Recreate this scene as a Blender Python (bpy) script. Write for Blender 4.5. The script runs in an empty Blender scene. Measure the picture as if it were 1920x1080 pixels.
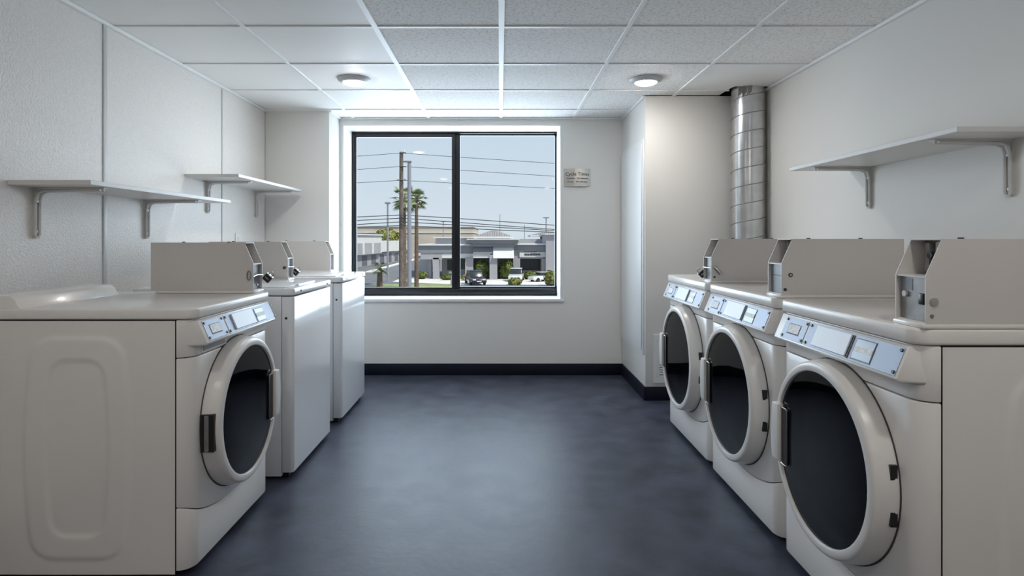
import bpy, bmesh, math, random
from mathutils import Vector, Matrix
PI = math.pi
random.seed(7)
S = bpy.context.scene
COL = S.collection

# ------------------------------------------------------------------ camera
CH = 1.15                                    # camera height
FPX = 1124.0                                 # focal length in pixels of the 1920x1080 frame
VX, VY = 938.0, 448.0                        # vanishing point of the room
cam_d = bpy.data.cameras.new('camera')
cam_d.sensor_width = 36.0
cam_d.lens = FPX / 1920.0 * 36.0
cam_d.shift_x = (960.0 - VX) / 1920.0
cam_d.shift_y = -(540.0 - VY) / 1920.0
cam_d.clip_start = 0.05
cam_d.clip_end = 2000
cam = bpy.data.objects.new('camera', cam_d)
cam.location = (0, 0, CH)
cam.rotation_euler = (PI / 2, 0, 0)
COL.objects.link(cam)
S.camera = cam

# ------------------------------------------------------------------ sky, sun, exposure
LAMP = 112.0                                 # radiance of the ceiling lamp diffusers
wd = bpy.data.worlds.new('world'); S.world = wd
wd.use_nodes = True
wn = wd.node_tree.nodes; wl = wd.node_tree.links
wn.clear()
w_out = wn.new('ShaderNodeOutputWorld'); w_bg = wn.new('ShaderNodeBackground')
w_tc = wn.new('ShaderNodeTexCoord'); w_sep = wn.new('ShaderNodeSeparateXYZ'); w_rp = wn.new('ShaderNodeValToRGB')
w_rp.color_ramp.elements[0].position = 0.0
w_rp.color_ramp.elements[0].color = (0.68, 0.77, 0.84, 1)
w_rp.color_ramp.elements[1].position = 0.45
w_rp.color_ramp.elements[1].color = (0.46, 0.60, 0.80, 1)
wl.new(w_tc.outputs['Generated'], w_sep.inputs[0]); wl.new(w_sep.outputs['Z'], w_rp.inputs[0])
wl.new(w_rp.outputs[0], w_bg.inputs[0]); wl.new(w_bg.outputs[0], w_out.inputs[0])
w_bg.inputs[1].default_value = 1.0
sun_d = bpy.data.lights.new('sun', 'SUN')
sun_d.energy = 4.0
sun_d.angle = 0.01
sun_d.color = (1.0, 0.95, 0.86)
sun = bpy.data.objects.new('sun', sun_d)
sun.rotation_euler = (Vector((-0.55, 0.42, -0.85))).to_track_quat('-Z', 'Y').to_euler()
sun.location = (20, 20, 30)
COL.objects.link(sun)
fill_d = bpy.data.lights.new('window_fill_lamp', 'AREA')   # area lamp added outside the window to boost the light indoors
fill_d.shape = 'RECTANGLE'; fill_d.size = 2.0; fill_d.size_y = 1.62
fill_d.energy = 68.0; fill_d.color = (0.72, 0.86, 1.0)
fill = bpy.data.objects.new('window_fill_lamp', fill_d)
fill.location = (-0.41, 5.62, 1.376); fill.rotation_euler = (-PI / 2, 0, 0)
COL.objects.link(fill)
S.view_settings.view_transform = 'Standard'
S.view_settings.look = 'None'
S.view_settings.gamma = 1.0
S.view_settings.use_curve_mapping = False
S.view_settings.exposure = 0.0

# ------------------------------------------------------------------ materials
def mat(name, col, rough=0.5, metal=0.0, spec=0.5, noise=None, bump=None, emit=None, coat=0.0, rvar=0.0):
    """noise=(scale, amount[, detail]) mottles the colour; bump=(scale, strength, dist); rvar varies roughness."""
    m = bpy.data.materials.new(name); m.use_nodes = True
    nt = m.node_tree; b = nt.nodes['Principled BSDF']
    b.inputs['Base Color'].default_value = (*col, 1)
    b.inputs['Roughness'].default_value = rough
    b.inputs['Metallic'].default_value = metal
    b.inputs['Specular IOR Level'].default_value = spec
    if coat:
        b.inputs['Coat Weight'].default_value = coat
        b.inputs['Coat Roughness'].default_value = 0.08 if rough < 0.3 else rough * 0.85
    if emit:
        b.inputs['Emission Color'].default_value = (*emit[0], 1)
        b.inputs['Emission Strength'].default_value = emit[1]
    tc = nt.nodes.new('ShaderNodeTexCoord')
    if noise:
        n = nt.nodes.new('ShaderNodeTexNoise'); n.inputs['Scale'].default_value = noise[0]
        n.inputs['Detail'].default_value = noise[2] if len(noise) > 2 else 4
        nt.links.new(tc.outputs['Object'], n.inputs['Vector'])
        r = nt.nodes.new('ShaderNodeValToRGB')
        a = noise[1]
        r.color_ramp.elements[0].position = 0.3; r.color_ramp.elements[1].position = 0.7
        r.color_ramp.elements[0].color = (*[max(0, c * (1 - a)) for c in col], 1)
        r.color_ramp.elements[1].color = (*[min(1, c * (1 + a)) for c in col], 1)
        nt.links.new(n.outputs['Fac'], r.inputs[0]); nt.links.new(r.outputs[0], b.inputs['Base Color'])
        if rvar:
            mr = nt.nodes.new('ShaderNodeMapRange')
            mr.inputs['To Min'].default_value = rough - rvar; mr.inputs['To Max'].default_value = rough + rvar
            nt.links.new(n.outputs['Fac'], mr.inputs['Value']); nt.links.new(mr.outputs[0], b.inputs['Roughness'])
    if bump:
        n = nt.nodes.new('ShaderNodeTexNoise'); n.inputs['Scale'].default_value = bump[0]; n.inputs['Detail'].default_value = 3
        nt.links.new(tc.outputs['Object'], n.inputs['Vector'])
        bp = nt.nodes.new('ShaderNodeBump'); bp.inputs['Strength'].default_value = bump[1]; bp.inputs['Distance'].default_value = bump[2]
        nt.links.new(n.outputs['Fac'], bp.inputs['Height']); nt.links.new(bp.outputs[0], b.inputs['Normal'])
    return m

def mat_fissured():
    m = mat('ceiling_tile_fissured', (0.70, 0.70, 0.69), 0.9, spec=0.2)
    nt = m.node_tree; b = nt.nodes['Principled BSDF']
    tc = nt.nodes.new('ShaderNodeTexCoord')
    n = nt.nodes.new('ShaderNodeTexNoise'); n.inputs['Scale'].default_value = 75; n.inputs['Detail'].default_value = 2
    n.inputs['Roughness'].default_value = 0.7; n.inputs['Distortion'].default_value = 0.8
    nt.links.new(tc.outputs['Object'], n.inputs['Vector'])
    r = nt.nodes.new('ShaderNodeValToRGB')
    r.color_ramp.elements[0].position = 0.33; r.color_ramp.elements[0].color = (0.68, 0.67, 0.65, 1)
    r.color_ramp.elements[1].position = 0.50; r.color_ramp.elements[1].color = (0.96, 0.945, 0.92, 1)
    nt.links.new(n.outputs['Fac'], r.inputs[0]); nt.links.new(r.outputs[0], b.inputs['Base Color'])
    bp = nt.nodes.new('ShaderNodeBump'); bp.inputs['Strength'].default_value = 0.4; bp.inputs['Distance'].default_value = 0.004
    nt.links.new(n.outputs['Fac'], bp.inputs['Height']); nt.links.new(bp.outputs[0], b.inputs['Normal'])
    return m

def mat_glass(name, tint=(1, 1, 1), refl=1.0):
    m = bpy.data.materials.new(name); m.use_nodes = True
    nt = m.node_tree; nt.nodes.clear()
    o = nt.nodes.new('ShaderNodeOutputMaterial'); mx = nt.nodes.new('ShaderNodeMixShader')
    t = nt.nodes.new('ShaderNodeBsdfTransparent'); g = nt.nodes.new('ShaderNodeBsdfGlossy')
    f = nt.nodes.new('ShaderNodeFresnel'); f.inputs['IOR'].default_value = 1.45
    mu = nt.nodes.new('ShaderNodeMath'); mu.operation = 'MULTIPLY'; mu.inputs[1].default_value = refl
    t.inputs['Color'].default_value = (*tint, 1); g.inputs['Roughness'].default_value = 0.03
    nt.links.new(f.outputs[0], mu.inputs[0]); nt.links.new(mu.outputs[0], mx.inputs[0])
    nt.links.new(t.outputs[0], mx.inputs[1]); nt.links.new(g.outputs[0], mx.inputs[2]); nt.links.new(mx.outputs[0], o.inputs[0])
    return m

def mat_leaf(name, c0, c1):
    m = mat(name, c0, 0.6, spec=0.3)
    nt = m.node_tree; b = nt.nodes['Principled BSDF']
    tc = nt.nodes.new('ShaderNodeTexCoord'); n = nt.nodes.new('ShaderNodeTexNoise'); n.inputs['Scale'].default_value = 1.6
    nt.links.new(tc.outputs['Object'], n.inputs['Vector'])
    r = nt.nodes.new('ShaderNodeValToRGB'); r.color_ramp.elements[0].position = 0.35; r.color_ramp.elements[1].position = 0.65
    r.color_ramp.elements[0].color = (*c0, 1); r.color_ramp.elements[1].color = (*c1, 1)
    nt.links.new(n.outputs['Fac'], r.inputs[0]); nt.links.new(r.outputs[0], b.inputs['Base Color'])
    return m

M = {
 'wall':    mat('wall_paint', (0.80, 0.785, 0.755), 0.6, spec=0.3, bump=(160, 0.12, 0.002)),
 'frp':     mat('wall_panel_pebbled', (0.82, 0.79, 0.755), 0.42, spec=0.4, noise=(130, 0.05), bump=(110, 0.5, 0.005)),
 'trimw':   mat('white_trim_paint', (0.80, 0.80, 0.79), 0.4),
 'strip':   mat('division_strip', (0.62, 0.63, 0.62), 0.4),
 'floor':   mat('floor_dark_vinyl', (0.048, 0.054, 0.080), 0.43, spec=0.30, noise=(6.5, 0.42, 10), bump=(34, 0.22, 0.003), rvar=0.07),
 'base':    mat('baseboard_navy_rubber', (0.006, 0.009, 0.018), 0.5, spec=0.25),
 'tile':    mat_fissured(),
 'tiles':   mat('ceiling_tile_smooth', (0.95, 0.935, 0.91), 0.55, spec=0.3, bump=(25, 0.05, 0.002)),
 'tbar':    mat('ceiling_grid_white', (0.90, 0.90, 0.89), 0.45),
 'slab':    mat('concrete_above', (0.25, 0.25, 0.25), 0.9),
 'enamel':  mat('white_enamel', (0.86, 0.825, 0.79), 0.26, spec=0.5, coat=0.25, noise=(2.2, 0.012)),
 'enamel2': mat('white_enamel_gloss', (0.88, 0.885, 0.90), 0.20, spec=0.5, coat=0.4, noise=(2.2, 0.012)),
 'plast':   mat('off_white_plastic', (0.84, 0.81, 0.78), 0.30, noise=(3, 0.01)),
 'dark':    mat('dark_plastic_and_shade', (0.012, 0.012, 0.013), 0.4),
 'gasket':  mat('dark_grey_rubber', (0.05, 0.05, 0.05), 0.6),
 'dglass':  mat_glass('smoked_door_glass', (0.24, 0.26, 0.30), 0.75),
 'bowl':    mat('drum_dark_steel', (0.05, 0.055, 0.068), 0.30, metal=0.3, noise=(4, 0.2)),
 'plate':   mat('control_plate_blue_grey', (0.34, 0.39, 0.49), 0.42, metal=0.2, noise=(6, 0.05)),
 'card':    mat('card_cover_pale', (0.80, 0.85, 0.93), 0.35),
 'lcd':     mat('display_window', (0.30, 0.35, 0.44), 0.15),
 'stick':   mat('white_sticker', (0.82, 0.84, 0.82), 0.5, noise=(90, 0.2)),
 'black':   mat('black_metal', (0.01, 0.01, 0.01), 0.35),
 'steel':   mat('brushed_steel', (0.55, 0.54, 0.52), 0.32, metal=1.0, noise=(30, 0.12)),
 'steeld':  mat('bare_grey_steel', (0.30, 0.29, 0.28), 0.45, metal=0.6, noise=(25, 0.18)),
 'coinbox': mat('coin_box_greige_paint', (0.68, 0.645, 0.615), 0.38, noise=(3, 0.015)),
 'vault':   mat('vault_slate_and_shade', (0.25, 0.26, 0.29), 0.4, noise=(8, 0.08)),
 'galv':    mat('galvanized_duct', (0.60, 0.61, 0.62), 0.24, metal=1.0, noise=(14, 0.10)),
 'shelf':   mat('white_melamine', (0.74, 0.73, 0.71), 0.4),
 'brack':   mat('grey_bracket_paint', (0.66, 0.65, 0.63), 0.35),
 'frame':   mat('black_window_frame', (0.004, 0.005, 0.008), 0.3),
 'glass':   mat_glass('window_glass', (0.98, 0.99, 0.99), 0.1),
 'lamp':    mat('lamp_diffuser', (1, 1, 1), 0.5, emit=((1.0, 0.955, 0.90), LAMP)),
 'lampb':   mat('lamp_trim', (0.62, 0.62, 0.61), 0.4),
 'sign':    mat('sign_brushed_metal', (0.60, 0.58, 0.54), 0.33, metal=0.9, noise=(18, 0.1)),
 'ink':     mat('sign_lettering', (0.03, 0.03, 0.03), 0.6),
 # outdoors
 'asph':    mat('asphalt', (0.17, 0.17, 0.18), 0.9, noise=(0.5, 0.15)),
 'conc':    mat('concrete', (0.72, 0.69, 0.65), 0.9, noise=(0.6, 0.10)),
 'grass':   mat('dry_grass', (0.28, 0.32, 0.14), 0.9, noise=(1.5, 0.3)),
 'gwall':   mat('stucco_grey', (0.36, 0.36, 0.38), 0.9, noise=(0.6, 0.06)),
 'gdark':   mat('stucco_slate_and_shade', (0.22, 0.235, 0.26), 0.9, noise=(0.6, 0.06)),
 'gwhite':  mat('stucco_white', (0.66, 0.66, 0.65), 0.9, noise=(0.6, 0.05)),
 'beige':   mat('stucco_beige', (0.55, 0.48, 0.40), 0.9, noise=(0.3, 0.06)),
 'roof':    mat('roof_tile_grey', (0.33, 0.31, 0.30), 0.9, noise=(4, 0.25)),
 'wdark':   mat('dark_window_glass', (0.03, 0.035, 0.04), 0.25),
 'garage':  mat('garage_opening_grey', (0.13, 0.13, 0.15), 0.6),
 'wood':    mat('weathered_pole_wood', (0.16, 0.13, 0.11), 0.9, noise=(3, 0.3)),
 'bark':    mat('palm_bark', (0.15, 0.11, 0.08), 0.95, noise=(6, 0.4)),
 'pole':    mat('grey_pole_steel', (0.30, 0.31, 0.34), 0.5, metal=0.2),
 'wire':    mat('black_cable', (0.05, 0.05, 0.06), 0.6),
 'leafA':   mat_leaf('hedge_leaves', (0.07, 0.10, 0.025), (0.20, 0.24, 0.06)),
 'leafB':   mat_leaf('tree_leaves', (0.16, 0.18, 0.05), (0.36, 0.34, 0.11)),
 'leafC':   mat_leaf('palm_leaves', (0.13, 0.17, 0.07), (0.36, 0.40, 0.20)),
 'carD':    mat('car_paint_dark', (0.02, 0.022, 0.035), 0.2, coat=0.5),
 'carW':    mat('car_paint_white', (0.68, 0.69, 0.70), 0.25, coat=0.5),
 'carS':    mat('car_paint_silver', (0.50, 0.52, 0.53), 0.25, metal=0.4, coat=0.5),
 'tyre':    mat('tyre_rubber', (0.015, 0.015, 0.015), 0.8),
 'lens':    mat('car_light_lens', (0.75, 0.75, 0.75), 0.2),
}

# ------------------------------------------------------------------ mesh helpers
class MB:
    def __init__(self): self.v = []; self.f = []
    def add(self, vs, fs):
        k = len(self.v); self.v += [tuple(p) for p in vs]; self.f += [tuple(i + k for i in f) for f in fs]; return self
    def box(self, x0, x1, y0, y1, z0, z1):
        vs = [(x, y, z) for z in (z0, z1) for y in (y0, y1) for x in (x0, x1)]
        return self.add(vs, [(0, 2, 3, 1), (4, 5, 7, 6), (0, 1, 5, 4), (2, 6, 7, 3), (0, 4, 6, 2), (1, 3, 7, 5)])
    def prism(self, poly, axis, a0, a1):
        """poly of 2-D points in the two other axes (cyclic order kept), extruded along axis"""
        n = len(poly)
        def P(p, a):
            if axis == 'x': return (a, p[0], p[1])
            if axis == 'y': return (p[0], a, p[1])
            return (p[0], p[1], a)
        vs = [P(p, a0) for p in poly] + [P(p, a1) for p in poly]
        fs = [tuple(range(n)), tuple(range(2 * n - 1, n - 1, -1))]
        fs += [(i, (i + 1) % n, n + (i + 1) % n, n + i) for i in range(n)]
        return self.add(vs, fs)
    def lathe(self, prof, c=(0, 0, 0), axis='z', n=32, cap0=False, cap1=False, a0=0.0, a1=2 * PI):
        full = abs(a1 - a0 - 2 * PI) < 1e-6
        m = n if full else n + 1
        vs = []
        for r, h in prof:
            for i in range(m):
                a = a0 + (a1 - a0) * i / n
                u, v = r * math.cos(a), r * math.sin(a)
                if axis == 'z': p = (u, v, h)
                elif axis == 'y': p = (u, h, v)
                else: p = (h, u, v)
                vs.append((p[0] + c[0], p[1] + c[1], p[2] + c[2]))
        fs = []
        for j in range(len(prof) - 1):
            for i in range(n):
                i2 = (i + 1) % m
                fs.append((j * m + i, j * m + i2, (j + 1) * m + i2, (j + 1) * m + i))
        if cap0: fs.append(tuple(range(m)))
        if cap1: fs.append(tuple(range((len(prof) - 1) * m, len(prof) * m)))
        return self.add(vs, fs)
    def cyl(self, c, r, h, axis='z', n=16, r2=None):
        return self.lathe([(r, 0), (r if r2 is None else r2, h)], c, axis, n, True, True)
    def tube(self, pts, r, n=8, r1=None, caps=True):
        pts = [Vector(p) for p in pts]; vs = []; N = len(pts)
        up = None
        for i, p in enumerate(pts):
            t = (pts[min(i + 1, N - 1)] - pts[max(i - 1, 0)]).normalized()
            if up is None:
                up = Vector((0, 0, 1)) if abs(t.z) < 0.9 else Vector((1, 0, 0))
            a = t.cross(up).normalized(); b = a.cross(t).normalized(); up = b
            rr = r if r1 is None else r + (r1 - r) * i / (N - 1)
            for k in range(n):
                q = p + a * (rr * math.cos(2 * PI * k / n)) + b * (rr * math.sin(2 * PI * k / n))
                vs.append(q)
        fs = [(i * n + k, i * n + (k + 1) % n, (i + 1) * n + (k + 1) % n, (i + 1) * n + k) for i in range(N - 1) for k in range(n)]
        if caps: fs += [tuple(range(n)), tuple(range((N - 1) * n, N * n))]
        return self.add(vs, fs)
    def mesh(self, name, m, bevel=0.0, seg=2, sharp=35):
        me = bpy.data.meshes.new(name)
        bm = bmesh.new()
        vv = [bm.verts.new(p) for p in self.v]
        for f in self.f:
            try: bm.faces.new([vv[i] for i in f])
            except ValueError: pass
        bmesh.ops.recalc_face_normals(bm, faces=bm.faces)
        if bevel:
            es = [e for e in bm.edges if len(e.link_faces) == 2 and e.calc_face_angle(0) > 0.6]
            bmesh.ops.bevel(bm, geom=es, offset=bevel, segments=seg, profile=0.5, affect='EDGES', clamp_overlap=True)
        bm.to_mesh(me); bm.free()
        me.materials.append(M[m])
        for p in me.polygons: p.use_smooth = True
        me.set_sharp_from_angle(angle=math.radians(sharp))
        return me
    def build(self, name, m, parent=None, bevel=0.0, seg=2, sharp=35, loc=None):
        return link(name, self.mesh(name, m, bevel, seg, sharp), parent, loc)

def link(name, data, parent=None, loc=None):
    o = bpy.data.objects.new(name, data); COL.objects.link(o)
    if parent is not None: o.parent = parent
    if loc is not None: o.location = loc
    return o
def tag(o, label, cat, group=None):
    o['label'] = label; o['category'] = cat
    if group: o['group'] = group
    return o
def struct(o, label=None):
    o['kind'] = 'structure'
    if label: o['label'] = label
    return o
def thing(name, label, cat, loc=(0, 0, 0), rz=0.0, group=None):
    o = link(name, None); o.location = loc; o.rotation_euler = (0, 0, rz)
    o.empty_display_size = 0.1
    return tag(o, label, cat, group)
def copy_tree(o, parent=None):
    c = o.copy(); COL.objects.link(c); c.parent = parent
    for ch in list(o.children): copy_tree(ch, c)
    return c
def B(x0, x1, y0, y1, z0, z1): return MB().box(x0, x1, y0, y1, z0, z1)
def text_mesh(name, body, size, m, extrude=0.001, align='CENTER'):
    cu = bpy.data.curves.new(name, 'FONT'); cu.body = body; cu.size = size; cu.extrude = extrude; cu.offset = 0.0004
    cu.align_x = align; cu.align_y = 'CENTER'; cu.resolution_u = 3
    ob = bpy.data.objects.new(name, cu); COL.objects.link(ob)
    dg = bpy.context.evaluated_depsgraph_get(); dg.update()
    me = bpy.data.meshes.new_from_object(ob.evaluated_get(dg))
    COL.objects.unlink(ob); bpy.data.objects.remove(ob)
    me.materials.clear(); me.materials.append(M[m])
    return me

# ------------------------------------------------------------------ room dimensions
XL, XR, YB, YF, ZC = -1.865, 1.813, 5.069, -1.7, 2.169
CHX, CHY = -1.357, 4.753                    # corner chase on the left
CLX, CLY = 1.034, 4.274                     # boxed column on the right
WX0, WX1, WZ0, WZ1 = -1.330, 0.512, 0.640, 2.112   # window opening

struct(B(XL - 0.2, XR + 0.2, YF - 0.2, YB + 0.4, -0.15, 0).build('floor', 'floor'), 'dark slate blue floor with a soft sheen')
wl_ = struct(B(XL - 0.2, XL - 0.003, YF - 0.2, YB + 0.4, 0, ZC + 0.3).build('wall_left', 'wall'), 'pale wall clad in pebbled panels')
seams = [-0.80, 0.40, 1.62, 2.825, 4.016]
edges = [YF] + seams + [CHY]
for a, b in zip(edges[:-1], edges[1:]):
    B(XL - 0.003, XL, a + 0.004, b - 0.004, 0, ZC).build('wall_panel', 'frp', wl_)
for i, s in enumerate(seams):
    hw = 0.006 if s > 3.5 else 0.014
    B(XL - 0.003, XL + 0.005, s - hw, s + hw, 0, ZC - 0.012).build('division_strip', 'strip', wl_, bevel=0.002)
struct(B(XR, XR + 0.2, YF - 0.2, YB + 0.4, 0, ZC + 0.3).build('wall_right', 'wall'), 'plain off-white painted wall')
struct(B(XL, XR, YF - 0.2, YF, 0, ZC + 0.3).build('wall_front', 'wall'), 'plain off-white wall behind the camera')
wb = MB()
T = YB + 0.36
wb.box(XL, WX0, YB, T, 0, ZC + 0.3).box(WX1, XR, YB, T, 0, ZC + 0.3)
wb.box(WX0, WX1, YB, T, 0, WZ0).box(WX0, WX1, YB, T, WZ1, ZC + 0.3)
struct(wb.build('wall_back', 'wall'), 'off-white wall around the window')
struct(B(XL, CHX, CHY, YB, 0, ZC).build('wall_corner_left', 'wall', bevel=0.002), 'boxed corner beside the window')
struct(B(CLX, XR, CLY, YB, 0, ZC).build('wall_corner_right', 'wall', bevel=0.002), 'boxed column behind the metal duct')
# baseboards
bb = 0.098
def board(name, x0, x1, y0, y1):
    return struct(B(x0, x1, y0, y1, 0, bb).build(name, 'base', bevel=0.003))
board('baseboard_back', CHX, CLX - 0.012, YB - 0.012, YB)
board('baseboard_column_side', CLX - 0.012, CLX, CLY - 0.012, YB)
board('baseboard_column_front', CLX, XR, CLY - 0.012, CLY)
board('baseboard_corner_side', CHX, CHX + 0.012, CHY, YB - 0.012)
board('baseboard_corner_front', XL, CHX + 0.012, CHY - 0.012, CHY)
board('baseboard_left', XL, XL + 0.012, YF, CHY - 0.012)
board('baseboard_right', XR - 0.012, XR, YF, CLY - 0.012)

# ceiling: slab, grid bars and tiles
ceil = struct(B(XL - 0.2, XR + 0.2, YF - 0.2, YB + 0.4, ZC + 0.2, ZC + 0.3).build('ceiling', 'slab'), 'white suspended ceiling of square tiles')
gx = [XL, -1.234, -0.602, 0.006, 0.618, 1.236, XR]
gy = [4.733 - 0.6165 * k for k in range(0, 11)]
gy = sorted([y for y in gy if y > YF + 0.1]) 
rows = [YF] + gy + [YB]
ZT = ZC + 0.004
tile_cache = {}
def tile(x0, x1, y0, y1, m):
    key = (round(x1 - x0, 3), round(y1 - y0, 3), m)
    if key not in tile_cache:
        w, d = x1 - x0, y1 - y0
        tile_cache[key] = B(-w / 2, w / 2, -d / 2, d / 2, 0, 0.016).mesh('ceiling_tile', m, bevel=0.0015, seg=1)
    link('ceiling_tile', tile_cache[key], ceil, ((x0 + x1) / 2, (y0 + y1) / 2, ZT))
g = 0.004
for j in range(len(rows) - 1):
    y0, y1 = rows[j] + g, rows[j + 1] - g
    for i in range(6):
        x0, x1 = gx[i] + g, gx[i + 1] - g
        m = 'tiles' if i < 2 or (i == 5 and 3.4 < rows[j] < 3.7) else 'tile'
        if y1 > CHY and i == 0:
            tile(CHX + g, x1, y0, y1, m); continue
        if rows[j + 1] > CLY and i >= 3:
            if i == 3:
                if rows[j] > CLY: tile(x0, CLX - g, y0, y1, m)
                else:
                    p = [(x0, y0), (x1, y0), (x1, CLY), (CLX, CLY), (CLX, y1), (x0, y1)]
                    MB().prism(p, 'z', ZT, ZT + 0.016).build('ceiling_tile', m, ceil)
            elif rows[j] < CLY:
                tile(x0, min(x1, 1.56), y0, CLY, m)
            continue
        if i == 5 and 3.4 < rows[j] < 3.7:
            p = [(x0, y0), (x1, y0), (x1, 4.02), (1.575, 4.02), (1.555, y1), (x0, y1)]
            MB().prism(p, 'z', ZT, ZT + 0.016).build('ceiling_tile', m, ceil); continue
        tile(x0, x1, y0, y1, m)
for k, x in enumerate(gx[1:-1]):
    ye = YB if x < CLX else CLY
    hw = 0.014 if k in (1, 2) else 0.011
    B(x - hw, x + hw, YF, ye, ZC - 0.003, ZT + 0.001).build('grid_bar', 'tbar', ceil, bevel=0.001, seg=1)
for y in gy:
    for i in range(6):
        x0, x1 = gx[i] + 0.012, gx[i + 1] - 0.012
        if y > CLY and i == 3: x1 = CLX
        if y > CLY and i > 3: continue
        if i == 5 and 4.0 < y < 4.2: x1 = 1.57
        B(x0, x1, y - 0.010, y + 0.010, ZC - 0.002, ZT + 0.001).build('grid_cross_bar', 'tbar', ceil)
struct(B(XL, XL + 0.020, YF, CHY, ZC - 0.014, ZC + 0.003).build('trim_1', 'tbar', bevel=0.002))
struct(B(XR - 0.020, XR, YF, CLY, ZC - 0.014, ZC + 0.003).build('trim_2', 'tbar', bevel=0.002))
struct(B(CHX, CLX, YB - 0.018, YB, ZC - 0.010, ZC + 0.003).build('trim_3', 'tbar', bevel=0.002))
struct(B(CLX - 0.018, CLX, CLY, YB - 0.018, ZC - 0.012, ZC + 0.003).build('trim_4', 'tbar', bevel=0.002))
struct(B(CHX, CHX + 0.018, CHY, YB - 0.018, ZC - 0.012, ZC + 0.003).build('trim_5', 'tbar', bevel=0.002))
struct(B(XL + 0.02, CHX, CHY - 0.014, CHY, ZC - 0.010, ZC + 0.003).build('trim_6', 'tbar', bevel=0.002))
# window lining and sill
t = MB()
for x0, x1, z0, z1 in ((WX0 - 0.012, WX0 + 0.006, WZ0, WZ1 + 0.012), (WX1 - 0.006, WX1 + 0.012, WZ0, WZ1 + 0.012), (WX0 + 0.006, WX1 - 0.006, WZ1 - 0.006, WZ1 + 0.012)):
    t.box(x0, x1, YB - 0.004, YB + 0.276, z0, z1)
struct(t.build('trim_7', 'trimw', bevel=0.0015, seg=1), 'white lining of the window recess')
struct(B(WX0 - 0.02, WX1 + 0.022, YB - 0.016, YB + 0.276, WZ0 - 0.022, WZ0 + 0.004).build('trim_8', 'trimw', bevel=0.004), 'white window sill')
# window: black frame, sliding sashes, panes
WY = YB + 0.276
def wp(px, py, Y): return ((px - VX) * Y / FPX, CH - (py - VY) * Y / FPX)
win = thing('window_1', 'wide black-framed sliding window in the back wall', 'window', (0, WY, 0))
del win['category']; struct(win, 'wide black-framed sliding window in the back wall')
fx0, fx1, fz0, fz1 = WX0 + 0.006, WX1 - 0.006, WZ0 + 0.004, WZ1 - 0.006
xm0, zb_ = wp(847, 539, WY); xm1, _ = wp(862, 539, WY)
gl0, gt0 = wp(668, 257, WY); gr1, gt1 = wp(1041, 253, WY)
B(fx0, fx1, 0, 0.07, fz0, zb_ - 0.012).build('frame_rail', 'frame', win, bevel=0.004)
B(fx0, fx1, 0, 0.07, gt1 + 0.012, fz1).build('frame_rail', 'frame', win, bevel=0.004)
B(fx0, gl0 - 0.016, 0, 0.07, zb_ - 0.012, gt1 + 0.012).build('frame_jamb', 'frame', win, bevel=0.004)
B(gr1 + 0.010, fx1, 0, 0.07, zb_ - 0.012, gt1 + 0.012).build('frame_jamb', 'frame', win, bevel=0.004)
def sash(x0, x1, gx0, gx1, gz0, gz1, y0, y1, z0, z1):
    s = MB().box(x0, gx0, y0, y1, z0, z1).box(gx1, x1, y0, y1, z0, z1).box(gx0, gx1, y0, y1, z0, gz0).box(gx0, gx1, y0, y1, gz1, z1)
    o = s.build('sash', 'frame', win)
    B(gx0, gx1, (y0 + y1) / 2 - 0.002, (y0 + y1) / 2 + 0.002, gz0, gz1).build('pane', 'glass', o)
zs0, zs1 = zb_ - 0.012, gt1 + 0.012
sash(gl0 - 0.016, xm0 + 0.030, gl0, xm0, zb_, gt0, 0.012, 0.032, zs0, zs1)
sash(xm0 + 0.022, gr1 + 0.010, xm1, gr1, zb_ + 0.004, gt1, 0.036, 0.056, zs0, zs1)

# ------------------------------------------------------------------ ceiling lamps
def ceiling_light(x, y, label, grp=None):
    r = thing('ceiling_light', label, 'ceiling light', (x, y, ZT), 0, grp)
    MB().lathe([(0.075, 0.0), (0.104, -0.001), (0.104, -0.007), (0.099, -0.014), (0.078, -0.024), (0.070, -0.026), (0.068, -0.022)], n=48).build('trim_ring', 'lampb', r)
    MB().lathe([(0.0005, -0.038), (0.020, -0.0378), (0.040, -0.0365), (0.055, -0.0335), (0.064, -0.029), (0.069, -0.021)], n=48, cap0=True).build('diffuser', 'lamp', r)
ceiling_light(-0.935, 3.83, 'round flush ceiling light in the smooth white tile, left of the two')
ceiling_light(0.93, 3.83, 'round flush ceiling light in the speckled tiles, near the metal duct')
ceiling_light(-0.935, 0.80, 'round flush ceiling light overhead at the left, out of the picture')
ceiling_light(0.93, 0.80, 'round flush ceiling light overhead at the right, out of the picture')
ceiling_light(-0.935, -0.95, 'round flush ceiling light behind the camera at the left')
ceiling_light(0.93, -0.95, 'round flush ceiling light behind the camera at the right')

# ------------------------------------------------------------------ spiral duct
DX, DY, DR = 1.697, 4.105, 0.110
duct = thing('spiral_duct', 'shiny galvanized spiral duct rising to the ceiling by the right wall', 'duct', (DX, DY, 0))
MB().lathe([(DR, 0.0), (DR, ZC + 0.12)], n=64).build('pipe', 'galv', duct)
pts = []
pitch = 0.120
n = int(2.2 / pitch * 40)
for i in range(n):
    a = 2 * PI * i / 40 + 0.6
    # rises to the right as seen from the front
    pts.append(((DR + 0.0005) * math.cos(a), (DR + 0.0005) * math.sin(a), i * 2.2 / n))
MB().tube(pts, 0.0032, 6).build('spiral_seam', 'steeld', duct)
for k in range(9):
    a = -PI / 2 - 0.95 + k * 0.09
    MB().tube([(DR * 1.02 * math.cos(a), DR * 1.02 * math.sin(a), ZC - 0.06 + 0.01 * (k % 3)), (DR * 1.06 * math.cos(a + 0.05), DR * 1.06 * math.sin(a + 0.05), ZC + 0.01)], 0.004, 5).build('foil_strip', 'steeld', duct)

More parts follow.
